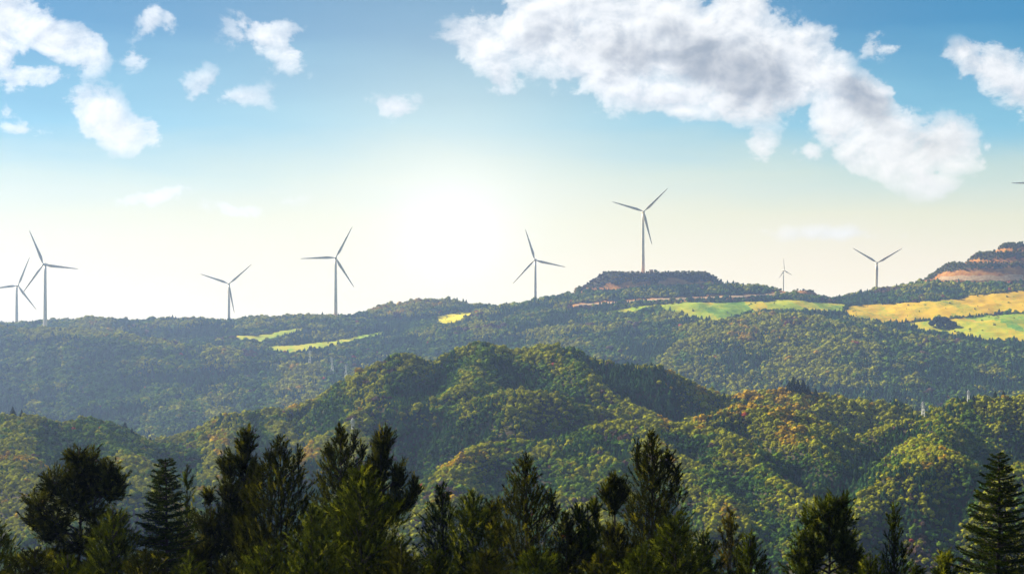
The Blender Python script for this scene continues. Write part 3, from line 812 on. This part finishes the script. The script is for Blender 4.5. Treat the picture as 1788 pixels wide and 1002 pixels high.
# ------------------------------------------------------------------ pylons and hut
def pylon(px, py, D, lab, wmin=7, wmax=26):
    if D < 1500: D *= MS
    x = (px - HX) / F * D; zt = (HY - py) / F * D; zg = float(ground(x, D)); h = min(max(zt - zg, wmin), wmax)
    root = empty('transmission_pylon', (x, D, zg)); tag(root, lab, 'pylon', 'power line pylons on the hills')
    mb = MB(); wd = lambda z: .085 * h * (1 - z / h) + .16
    zs = np.linspace(0, h, 7)
    for sx in (-1, 1):
        for sy in (-1, 1): mb.tube([(sx * wd(z), sy * wd(z), z - (.5 if z == 0 else 0)) for z in zs], [.14] * 7, 4)
    for z0, z1 in zip(zs[:-1], zs[1:]):
        a, b_ = wd(z0), wd(z1)
        for s in (-1, 1):
            mb.tube([(-a, s * a, z0), (b_, s * b_, z1)], [.07] * 2, 4); mb.tube([(a, s * a, z0), (-b_, s * b_, z1)], [.07] * 2, 4)
            mb.tube([(s * a, -a, z0), (s * b_, b_, z1)], [.07] * 2, 4)
    link('lattice_mast', mb.mesh('lattice_mast'), m_steel, root)
    for z, l in ((h * .97, .10 * h), (h * .87, .14 * h), (h * .77, .115 * h)):
        ma = MB(); ma.tube([(-l, 0, z), (l, 0, z)], [.12, .12], 4); ma.tube([(-l, 0, z), (0, 0, z + .9), (l, 0, z)], [.08] * 3, 4)
        for s in (-1, 1): ma.tube([(s * l, 0, z), (s * l, 0, z - 1.1)], [.08, .08], 5)
        link('crossarm', ma.mesh('crossarm'), m_steel, root)
pylon(616, 740, 1165, 'white power pylon rising behind the foreground pine left of centre')
pylon(1612, 703, 1152, 'white power pylon on the crest of the right wooded hill')
pylon(1691, 683, 1262, 'white power pylon on the rightmost crest, beside dark conifers', 6, 14)
pylon(604, 636, 1700, 'pale hazy power pylon in the valley left of the central hill')
pylon(580, 624, 1740, 'pale hazy power pylon at the foot of the left hill, left of its neighbour')
pylon(541, 612, 1790, 'faint power pylon below the lime green field on the left')

x, y = W(1137, 0, 2228)[:2]; zg = float(ground(x, y))
hut = empty('hut', (x, y, zg)); tag(hut, 'small hut on the flat hilltop beside the tall wind turbine', 'hut')
mb = MB(); mb.box((0, 0, 1.5), (2.3, 2.0, 2.0)); link('wall', mb.mesh('wall'), m_wall, hut)
mb = MB(); mb.add([(-2.7, -2.4, 3.5), (2.7, -2.4, 3.5), (2.7, 2.4, 3.5), (-2.7, 2.4, 3.5), (-2.7, 0, 4.7), (2.7, 0, 4.7)], [(3, 2, 1, 0), (0, 1, 5, 4), (2, 3, 4, 5), (1, 2, 5), (3, 0, 4)])
link('roof', mb.mesh('roof'), m_roof, hut)
mb = MB(); mb.box((.6, -2.03, 1.2), (.5, .05, 1.1)); link('door', mb.mesh('door'), m_door, hut)

# ------------------------------------------------------------------ foreground trees
def needles(P_, A_, L_, nlen, m, width, r, ang=(35, 70), tuft=.0):
    """shoots at P_ along A_ (unit) of length L_: m needles each -> tris, per-vertex shoot value"""
    n = len(P_)
    t = r.uniform(tuft, 1, (n, m)); az_ = r.uniform(0, 2 * np.pi, (n, m)); th = np.radians(r.uniform(*ang, (n, m))) * (1 - .45 * t ** 2)
    u = np.cross(A_, r.normal(size=(n, 3))); u /= np.linalg.norm(u, axis=1)[:, None] + 1e-9; v = np.cross(A_, u)
    rad = u[:, None] * np.cos(az_)[..., None] + v[:, None] * np.sin(az_)[..., None]
    tan = -u[:, None] * np.sin(az_)[..., None] + v[:, None] * np.cos(az_)[..., None]
    b_ = P_[:, None] + A_[:, None] * (t * L_[:, None])[..., None]
    d = A_[:, None] * np.cos(th)[..., None] + rad * np.sin(th)[..., None]
    ln = (nlen * r.uniform(.7, 1.2, (n, m)))[..., None]
    V = np.stack([b_ + tan * width * .5, b_ - tan * width * .5, b_ + d * ln], 2).reshape(-1, 3)
    return V
def fgtree(name, lab, cat, D, trunk_px, top, shoots, nlen, m, width, mats, branches, r, tr=.11, group='foreground conifers', basex=None):
    Pn, An, Ln, var = shoots
    V = needles(Pn, An, Ln, nlen, m, width, r)
    va = np.clip(np.repeat(var, m * 3) + r.normal(0, .08, len(V)), 0, 1)
    bx, by = (basex if basex else ((trunk_px - HX) / F * D, D))
    zg = float(ground(bx, by))
    root = empty(name, (bx, by, zg)); tag(root, lab, cat, group)
    o = np.array([bx, by, zg])
    c = link('crown', mesh_np('crown', V - o, np.arange(len(V)).reshape(-1, 3), 3, False, {'var': (va, 'FLOAT')}), mats[0], root)
    mb = MB(); tp = np.array(top) - o; k = 9
    pts = [(tp[0] * (i / k) ** 1.5 + .05 * math.sin(i * 1.9) * (i < k), tp[1] * (i / k) + .05 * math.cos(i * 1.7) * (i < k), -.4 + (tp[2] + .4) * i / k) for i in range(k + 1)]
    mb.tube(pts, [tr * (1 - .88 * i / k) for i in range(k + 1)], 8)
    for br, r0 in branches:
        q = [np.array(p) - o for p in br]; mb.tube(q, list(np.linspace(r0, r0 * .35, len(q))), 5, False)
    link('trunk', mb.mesh('trunk', True), mats[1], root)
    return root
def unit(a): return a / (np.linalg.norm(a, axis=-1, keepdims=True) + 1e-9)

def pine(lab, D, tpx, top, blobs, dens=1.0, mats=None, nlen=.13, m=34, shoot=(.22, .5), up=.9, name='pine_tree', seed=None, tr=.11, width=.027, vb=.0):
    """crown of rounded needle clumps: blobs (px, py, rx, ry)"""
    r = np.random.default_rng(seed if seed is not None else int(tpx * 7 + top))
    mats = mats or (m_pine, m_bark); T = W(tpx, top, D); sc = D / F
    Ps, As, Ls, Vs = [], [], [], []; brs = []
    for (bx, by, rx, ry) in blobs:
        c = W(bx, by, D); c[1] += r.uniform(-.45, .45) * rx * sc
        R = np.array([rx * sc, rx * sc * .9, ry * sc])
        n = int(dens * 40 * (rx * ry) * sc * sc / .05 * .5) + 18
        d = unit(r.normal(size=(n, 3))); q = r.uniform(0.15, 1, (n, 1)) ** .5
        p = c + d * q * R * (1 + .22 * np.sin(d[:, :1] * 5 + bx) * np.cos(d[:, 2:] * 4 + by))
        a = unit(d * [1, 1, .7] * q + np.array([0, 0, up]) + r.normal(0, .28, (n, 3)))
        L = r.uniform(*shoot, n)
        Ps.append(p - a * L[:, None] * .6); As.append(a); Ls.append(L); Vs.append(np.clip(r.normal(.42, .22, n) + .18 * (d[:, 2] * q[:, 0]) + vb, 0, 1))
        zb = c[2] - R[2] * .5 - abs(c[0] - T[0]) * .5
        st = np.array([T[0], D, min(zb, T[2] - .2)])
        midp = (st + c) / 2 + np.array([0, 0, -.08 * abs(c[0] - T[0])])
        brs.append(([st, midp, c], .035 + .01 * rx * sc))
        for j in r.choice(n, min(n, 12), False): brs.append(([midp if r.random() < .3 else c, p[j]], .014))
    return fgtree(name, lab, 'tree', D, tpx, T, (np.concatenate(Ps), np.concatenate(As), np.concatenate(Ls), np.concatenate(Vs)), nlen, m, width, mats, brs, r, tr)

def spire(lab, D, tpx, prof, dens=1.0, mats=None, nlen=.10, m=26, shoot=(.2, .42), up=1.0, name='conifer_tree', seed=None, tr=.10, rough=.35, extra=(), width=.026, leader=.5, vb=.0):
    """crown filling a profile: prof = [(py, left px, right px)] top first"""
    top = prof[0][0]; r = np.random.default_rng(seed if seed is not None else int(tpx * 5 + top)); sc = D / F
    mats = mats or (m_pine, m_bark)
    py = np.array([p[0] for p in prof], float); lf = np.array([p[1] for p in prof], float); rt = np.array([p[2] for p in prof], float)
    area = np.trapz(rt - lf, py) * sc * sc
    n = int(area / .05 * 8.5 * dens) + 60
    yy = np.linspace(py[0], py[-1], 200); wd = np.interp(yy, py, rt - lf) + 1.5
    cdf = np.cumsum(wd); cdf /= cdf[-1]
    h = np.interp(r.random(n), cdf, yy)
    a = r.uniform(0, 2 * np.pi, n); q = r.uniform(.05, 1, n) ** .55
    q = q * (1 + rough * perlin(a * 1.3 + 3 * np.cos(a), h / 14.0, int(tpx) % 50) + .5 * rough * perlin(a * 3, h / 6.0, int(tpx) % 37))
    cx = np.interp(h, py, (lf + rt) / 2); hw = np.interp(h, py, (rt - lf) / 2) * 1.12 + 1.5
    X = cx + np.cos(a) * q * hw; Yd = D + np.sin(a) * q * hw * sc
    p = np.column_stack([(X - HX) * sc, Yd, (HY - h) * sc])
    d = np.column_stack([np.cos(a) * q, np.sin(a) * q, np.zeros(n)])
    ax = unit(d * .75 + np.array([0, 0, up]) + r.normal(0, .25, (n, 3)))
    L = r.uniform(*shoot, n) * np.clip(.55 + hw * sc / 1.2, .5, 1.1)
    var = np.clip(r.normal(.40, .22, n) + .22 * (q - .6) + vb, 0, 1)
    P0 = p - ax * L[:, None] * .7
    # leader whorl
    T = W(tpx, top, D); k = 7
    la = unit(np.column_stack([r.normal(0, .3, k), r.normal(0, .3, k), np.ones(k)])); la[0] = (0, 0, 1)
    P0 = np.concatenate([P0, np.tile(T - [0, 0, leader], (k, 1)) - [0, 0, .1] * r.uniform(0, 2, (k, 1))]); ax = np.concatenate([ax, la])
    L = np.concatenate([L, np.concatenate([[leader], r.uniform(.4, .85, k - 1) * leader])]); var = np.concatenate([var, r.uniform(.3, .7, k)])
    brs = []
    for j in r.choice(n, min(n, 70), False):
        z0 = min(p[j][2] - .25 - .3 * q[j] * hw[j] * sc, T[2] - .15)
        brs.append(([np.array([T[0], D, z0]), p[j]], .02))
    for (bx, by, rx, ry) in extra:
        c = W(bx, by, D - .2); R = np.array([rx, rx, ry]) * sc; nn = int(dens * 22 * rx * ry * sc * sc / .05 * .5) + 14
        dd = unit(r.normal(size=(nn, 3))); qq = r.uniform(.1, 1, (nn, 1)) ** .5
        pp = c + dd * qq * R; aa = unit(dd * [1, 1, .4] * .7 + [0, 0, 1] + r.normal(0, .2, (nn, 3))); LL = r.uniform(.2, .4, nn)
        P0 = np.concatenate([P0, pp - aa * LL[:, None] * .6]); ax = np.concatenate([ax, aa]); L = np.concatenate([L, LL]); var = np.concatenate([var, np.clip(r.normal(.35, .2, nn), 0, 1)])
        brs.append(([np.array([T[0], D, c[2] - R[2] - abs(c[0] - T[0]) * .6 - .2]), c - [0, 0, R[2]], c + [0, 0, R[2] * .7]], .03))
    return fgtree(name, lab, 'tree', D, tpx, T, (P0, ax, L, var), nlen, m, width, mats, brs, r, tr)

def fir(lab, D, tpx, top, bottom, hw, asym=1.0, mats=None, nlen=.055, m=22, whorl=.24, name='fir_tree', seed=None, tr=.11, power=.85, width=.018):
    """tiers of near-level boughs with side twigs"""
    r = np.random.default_rng(seed if seed is not None else int(tpx * 3 + top)); sc = D / F
    mats = mats or (m_fir, m_bark); T = W(tpx, top, D); Ht = (bottom - top) * sc; R = hw * sc
    Ps, As, Ls, Vs = [], [], [], []; brs = []
    hh = .12
    while hh < Ht:
        f = (hh / Ht) ** power; nb = int(5 + 6 * f)
        a0 = r.uniform(0, 6.28)
        for k in range(nb):
            a = a0 + 2 * math.pi * k / nb + r.normal(0, .15); L = R * f * r.uniform(.72, 1.12) + .10
            if math.cos(a) > 0: L *= asym
            o = np.array([math.cos(a), math.sin(a), 0]); z0 = T[2] - hh + r.normal(0, .05)
            st = np.array([T[0], D, z0]); rise = .30 * (1 - f) + r.normal(0, .05) - .12
            pt = lambda s: st + o * L * s + np.array([0, 0, L * (rise * s + .22 * s * s)])
            brs.append(([pt(0), pt(.5), pt(1)], .022))
            ns = max(3, int(L / .055)); s = np.linspace(.12, 1, ns)
            for sd in (-1, 1):
                tl = .42 * (1.05 - s) * min(L, 1.2) + .08
                t2 = np.array([-o[1], o[0], 0]) * sd
                P_ = np.array([pt(q) for q in s]); A_ = unit(o * .75 + t2 * .85 + np.array([0, 0, .12]) + r.normal(0, .12, (ns, 3)))
                Ps.append(P_); As.append(A_); Ls.append(tl * r.uniform(.7, 1.2, ns)); Vs.append(np.clip(r.normal(.4, .2, ns), 0, 1))
            Ps.append(np.array([pt(.75)])); As.append(unit(np.array([o + [0, 0, .35]]))); Ls.append(np.array([L * .3 + .05])); Vs.append(np.array([.5]))
        hh += whorl * (.55 + .6 * f) * r.uniform(.85, 1.15)
    Ps.append(np.array([T - [0, 0, .35]])); As.append(np.array([[0, 0, 1.]])); Ls.append(np.array([.35])); Vs.append(np.array([.4]))
    return fgtree(name, lab, 'tree', D, tpx, T, (np.concatenate(Ps), np.concatenate(As), np.concatenate(Ls), np.concatenate(Vs)), nlen, m, width, mats, brs, r, tr)

GR, GO = (m_green, m_bark), (m_gold, m_pale)
# --- left group
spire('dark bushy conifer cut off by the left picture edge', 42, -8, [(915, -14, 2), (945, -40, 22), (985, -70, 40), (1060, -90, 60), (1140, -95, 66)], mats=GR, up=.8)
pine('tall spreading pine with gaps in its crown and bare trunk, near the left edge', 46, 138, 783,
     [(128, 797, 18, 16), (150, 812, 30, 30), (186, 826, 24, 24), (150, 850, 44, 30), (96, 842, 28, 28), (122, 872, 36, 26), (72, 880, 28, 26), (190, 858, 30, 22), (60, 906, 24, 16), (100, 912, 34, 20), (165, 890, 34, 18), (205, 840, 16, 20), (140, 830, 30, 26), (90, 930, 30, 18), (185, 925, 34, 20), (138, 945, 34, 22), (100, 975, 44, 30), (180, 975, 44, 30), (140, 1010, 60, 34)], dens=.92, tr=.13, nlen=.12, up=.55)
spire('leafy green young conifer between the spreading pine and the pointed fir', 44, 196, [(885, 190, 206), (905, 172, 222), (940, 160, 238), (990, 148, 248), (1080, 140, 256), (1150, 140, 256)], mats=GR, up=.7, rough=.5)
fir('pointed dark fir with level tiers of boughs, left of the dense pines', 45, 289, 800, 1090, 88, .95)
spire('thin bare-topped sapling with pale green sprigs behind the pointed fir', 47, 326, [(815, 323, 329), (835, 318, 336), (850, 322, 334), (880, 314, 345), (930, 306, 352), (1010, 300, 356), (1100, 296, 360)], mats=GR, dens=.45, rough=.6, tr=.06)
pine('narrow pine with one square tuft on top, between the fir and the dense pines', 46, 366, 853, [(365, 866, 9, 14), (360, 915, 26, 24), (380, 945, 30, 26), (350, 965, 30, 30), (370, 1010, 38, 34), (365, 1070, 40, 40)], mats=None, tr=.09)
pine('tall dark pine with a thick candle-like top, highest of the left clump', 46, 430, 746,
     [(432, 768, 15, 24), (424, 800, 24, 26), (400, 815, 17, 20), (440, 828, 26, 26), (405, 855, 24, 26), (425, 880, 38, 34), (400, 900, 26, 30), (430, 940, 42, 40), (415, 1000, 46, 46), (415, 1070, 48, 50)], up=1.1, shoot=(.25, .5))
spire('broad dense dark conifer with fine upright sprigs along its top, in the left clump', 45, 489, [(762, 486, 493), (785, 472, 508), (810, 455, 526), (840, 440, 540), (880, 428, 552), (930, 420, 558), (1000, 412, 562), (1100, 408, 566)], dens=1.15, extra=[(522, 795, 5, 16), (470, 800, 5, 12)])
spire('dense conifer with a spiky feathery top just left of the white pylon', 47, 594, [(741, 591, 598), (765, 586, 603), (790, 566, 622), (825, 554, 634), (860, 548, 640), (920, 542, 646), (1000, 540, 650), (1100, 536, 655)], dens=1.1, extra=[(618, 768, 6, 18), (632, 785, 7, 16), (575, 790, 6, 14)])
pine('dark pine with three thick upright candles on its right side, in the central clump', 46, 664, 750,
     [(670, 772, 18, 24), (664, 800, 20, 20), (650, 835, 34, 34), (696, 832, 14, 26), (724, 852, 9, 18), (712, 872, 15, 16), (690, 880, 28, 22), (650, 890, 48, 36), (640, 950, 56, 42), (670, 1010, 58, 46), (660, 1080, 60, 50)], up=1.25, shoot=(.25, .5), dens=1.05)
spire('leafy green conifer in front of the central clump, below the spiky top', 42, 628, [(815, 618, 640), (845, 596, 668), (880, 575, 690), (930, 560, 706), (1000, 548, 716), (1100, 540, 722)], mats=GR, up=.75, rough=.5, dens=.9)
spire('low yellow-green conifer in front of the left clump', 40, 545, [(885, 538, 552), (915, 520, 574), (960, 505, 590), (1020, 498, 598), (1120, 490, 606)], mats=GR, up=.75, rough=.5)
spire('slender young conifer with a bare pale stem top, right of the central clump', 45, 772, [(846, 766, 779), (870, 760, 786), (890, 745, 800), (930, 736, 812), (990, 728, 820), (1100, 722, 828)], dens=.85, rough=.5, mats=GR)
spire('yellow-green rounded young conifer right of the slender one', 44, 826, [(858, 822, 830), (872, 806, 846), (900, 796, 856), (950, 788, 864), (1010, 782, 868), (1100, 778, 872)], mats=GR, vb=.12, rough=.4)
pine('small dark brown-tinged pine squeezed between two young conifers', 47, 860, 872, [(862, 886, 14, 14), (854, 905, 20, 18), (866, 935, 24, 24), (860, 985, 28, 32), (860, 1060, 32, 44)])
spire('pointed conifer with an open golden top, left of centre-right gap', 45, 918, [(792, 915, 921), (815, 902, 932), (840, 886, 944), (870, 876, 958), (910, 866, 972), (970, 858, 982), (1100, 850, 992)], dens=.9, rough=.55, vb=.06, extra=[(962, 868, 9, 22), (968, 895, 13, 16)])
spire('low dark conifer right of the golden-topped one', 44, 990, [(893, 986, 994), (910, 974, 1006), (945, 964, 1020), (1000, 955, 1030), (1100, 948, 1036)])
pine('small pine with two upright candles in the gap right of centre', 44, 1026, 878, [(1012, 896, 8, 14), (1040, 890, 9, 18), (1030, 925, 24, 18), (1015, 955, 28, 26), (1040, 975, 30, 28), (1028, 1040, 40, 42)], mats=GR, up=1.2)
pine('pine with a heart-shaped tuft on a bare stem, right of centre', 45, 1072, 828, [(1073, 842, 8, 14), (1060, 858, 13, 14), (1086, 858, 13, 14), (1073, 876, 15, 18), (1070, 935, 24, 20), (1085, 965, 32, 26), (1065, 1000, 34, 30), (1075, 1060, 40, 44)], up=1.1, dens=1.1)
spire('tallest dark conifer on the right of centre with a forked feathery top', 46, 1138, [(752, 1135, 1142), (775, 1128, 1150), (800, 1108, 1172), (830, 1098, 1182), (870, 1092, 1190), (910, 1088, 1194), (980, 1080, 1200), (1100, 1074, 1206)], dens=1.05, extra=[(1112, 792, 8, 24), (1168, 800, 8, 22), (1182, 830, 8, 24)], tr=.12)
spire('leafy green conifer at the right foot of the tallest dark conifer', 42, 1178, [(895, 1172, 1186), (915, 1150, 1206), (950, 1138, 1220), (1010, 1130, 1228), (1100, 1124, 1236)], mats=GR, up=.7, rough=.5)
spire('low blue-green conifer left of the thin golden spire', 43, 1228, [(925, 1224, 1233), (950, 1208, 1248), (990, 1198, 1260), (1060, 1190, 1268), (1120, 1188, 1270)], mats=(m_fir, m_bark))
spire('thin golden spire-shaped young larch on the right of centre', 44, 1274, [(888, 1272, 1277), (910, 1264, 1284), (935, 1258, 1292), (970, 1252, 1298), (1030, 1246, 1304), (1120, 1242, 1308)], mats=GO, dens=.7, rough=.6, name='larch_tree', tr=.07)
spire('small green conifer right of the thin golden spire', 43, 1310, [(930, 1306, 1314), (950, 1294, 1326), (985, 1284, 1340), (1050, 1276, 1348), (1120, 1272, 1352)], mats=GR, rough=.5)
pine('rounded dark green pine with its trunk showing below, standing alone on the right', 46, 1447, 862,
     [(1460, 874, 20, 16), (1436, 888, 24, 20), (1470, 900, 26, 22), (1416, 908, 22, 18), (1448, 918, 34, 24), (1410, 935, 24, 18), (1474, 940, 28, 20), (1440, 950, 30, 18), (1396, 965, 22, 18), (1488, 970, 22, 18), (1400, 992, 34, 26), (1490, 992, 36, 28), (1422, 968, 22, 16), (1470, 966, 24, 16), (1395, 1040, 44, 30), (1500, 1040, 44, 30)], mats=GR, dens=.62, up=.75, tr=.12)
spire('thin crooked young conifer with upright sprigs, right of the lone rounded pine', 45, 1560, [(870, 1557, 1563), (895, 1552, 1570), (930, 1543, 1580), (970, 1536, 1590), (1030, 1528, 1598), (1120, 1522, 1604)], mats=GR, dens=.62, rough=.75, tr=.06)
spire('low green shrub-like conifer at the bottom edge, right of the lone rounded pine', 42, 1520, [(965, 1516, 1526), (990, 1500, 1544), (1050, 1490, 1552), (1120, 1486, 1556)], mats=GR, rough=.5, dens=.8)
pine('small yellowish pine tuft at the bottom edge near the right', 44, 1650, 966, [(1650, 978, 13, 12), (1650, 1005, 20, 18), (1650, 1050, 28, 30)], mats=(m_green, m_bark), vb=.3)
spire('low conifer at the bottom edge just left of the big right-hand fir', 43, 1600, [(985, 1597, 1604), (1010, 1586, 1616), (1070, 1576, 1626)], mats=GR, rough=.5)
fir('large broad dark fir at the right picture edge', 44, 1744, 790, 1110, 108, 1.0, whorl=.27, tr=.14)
# --- low front row
low_row = [
 (60, 955, 62, 'low dark leafy conifer at the foot of the spreading pine'), (118, 968, 48, 'low green conifer below the spreading pine trunk'),
 (255, 958, 54, 'low bushy conifer at the foot of the pointed fir'), (330, 968, 44, 'low conifer between the fir and the narrow pine'),
 (398, 975, 40, 'pale green sprig-topped shrub conifer at the foot of the left clump'), (465, 950, 60, 'low dark conifer in front of the broad dense conifer'),
 (700, 950, 52, 'low yellow-green conifer in front of the three-candle pine'), (760, 962, 46, 'low dark conifer below the slender young conifer'),
 (850, 960, 56, 'low green conifer in front of the brown-tinged pine'), (935, 955, 54, 'low bushy conifer at the foot of the golden-topped conifer'),
 (1050, 965, 50, 'low leafy conifer below the heart-shaped pine tuft'), (1120, 950, 52, 'low green conifer at the left foot of the tallest conifer')]
for i, (px, py, hw, lab) in enumerate(low_row):
    spire(lab, 39 + (i % 3), px, [(py, px - 4, px + 4), (py + 20, px - hw * .55, px + hw * .5), (py + 55, px - hw * .85, px + hw * .85), (py + 110, px - hw, px + hw), (py + 190, px - hw, px + hw)],
          mats=GR if i % 2 else None, up=.7, rough=.5, seed=500 + i, dens=.9)

# ------------------------------------------------------------------ haze
mh = bpy.data.materials.new('haze'); mh.use_nodes = True; nt = mh.node_tree
nt.nodes.remove(nt.nodes['Principled BSDF'])
pv = nt.nodes.new('ShaderNodeVolumePrincipled')
pv.inputs['Color'].default_value = (.40, .56, 1.0, 1); pv.inputs['Density'].default_value = .00013; pv.inputs['Anisotropy'].default_value = .45
nt.links.new(pv.outputs[0], nt.nodes['Material Output'].inputs['Volume'])
mb = MB(); zt = 250; mb.box((0, 1050, (zt - 160) / 2), (3700, 2050, (zt + 160) / 2))
tag(link('haze', mb.mesh('haze'), mh), 'thin blue haze lying over the valleys', kind='stuff')
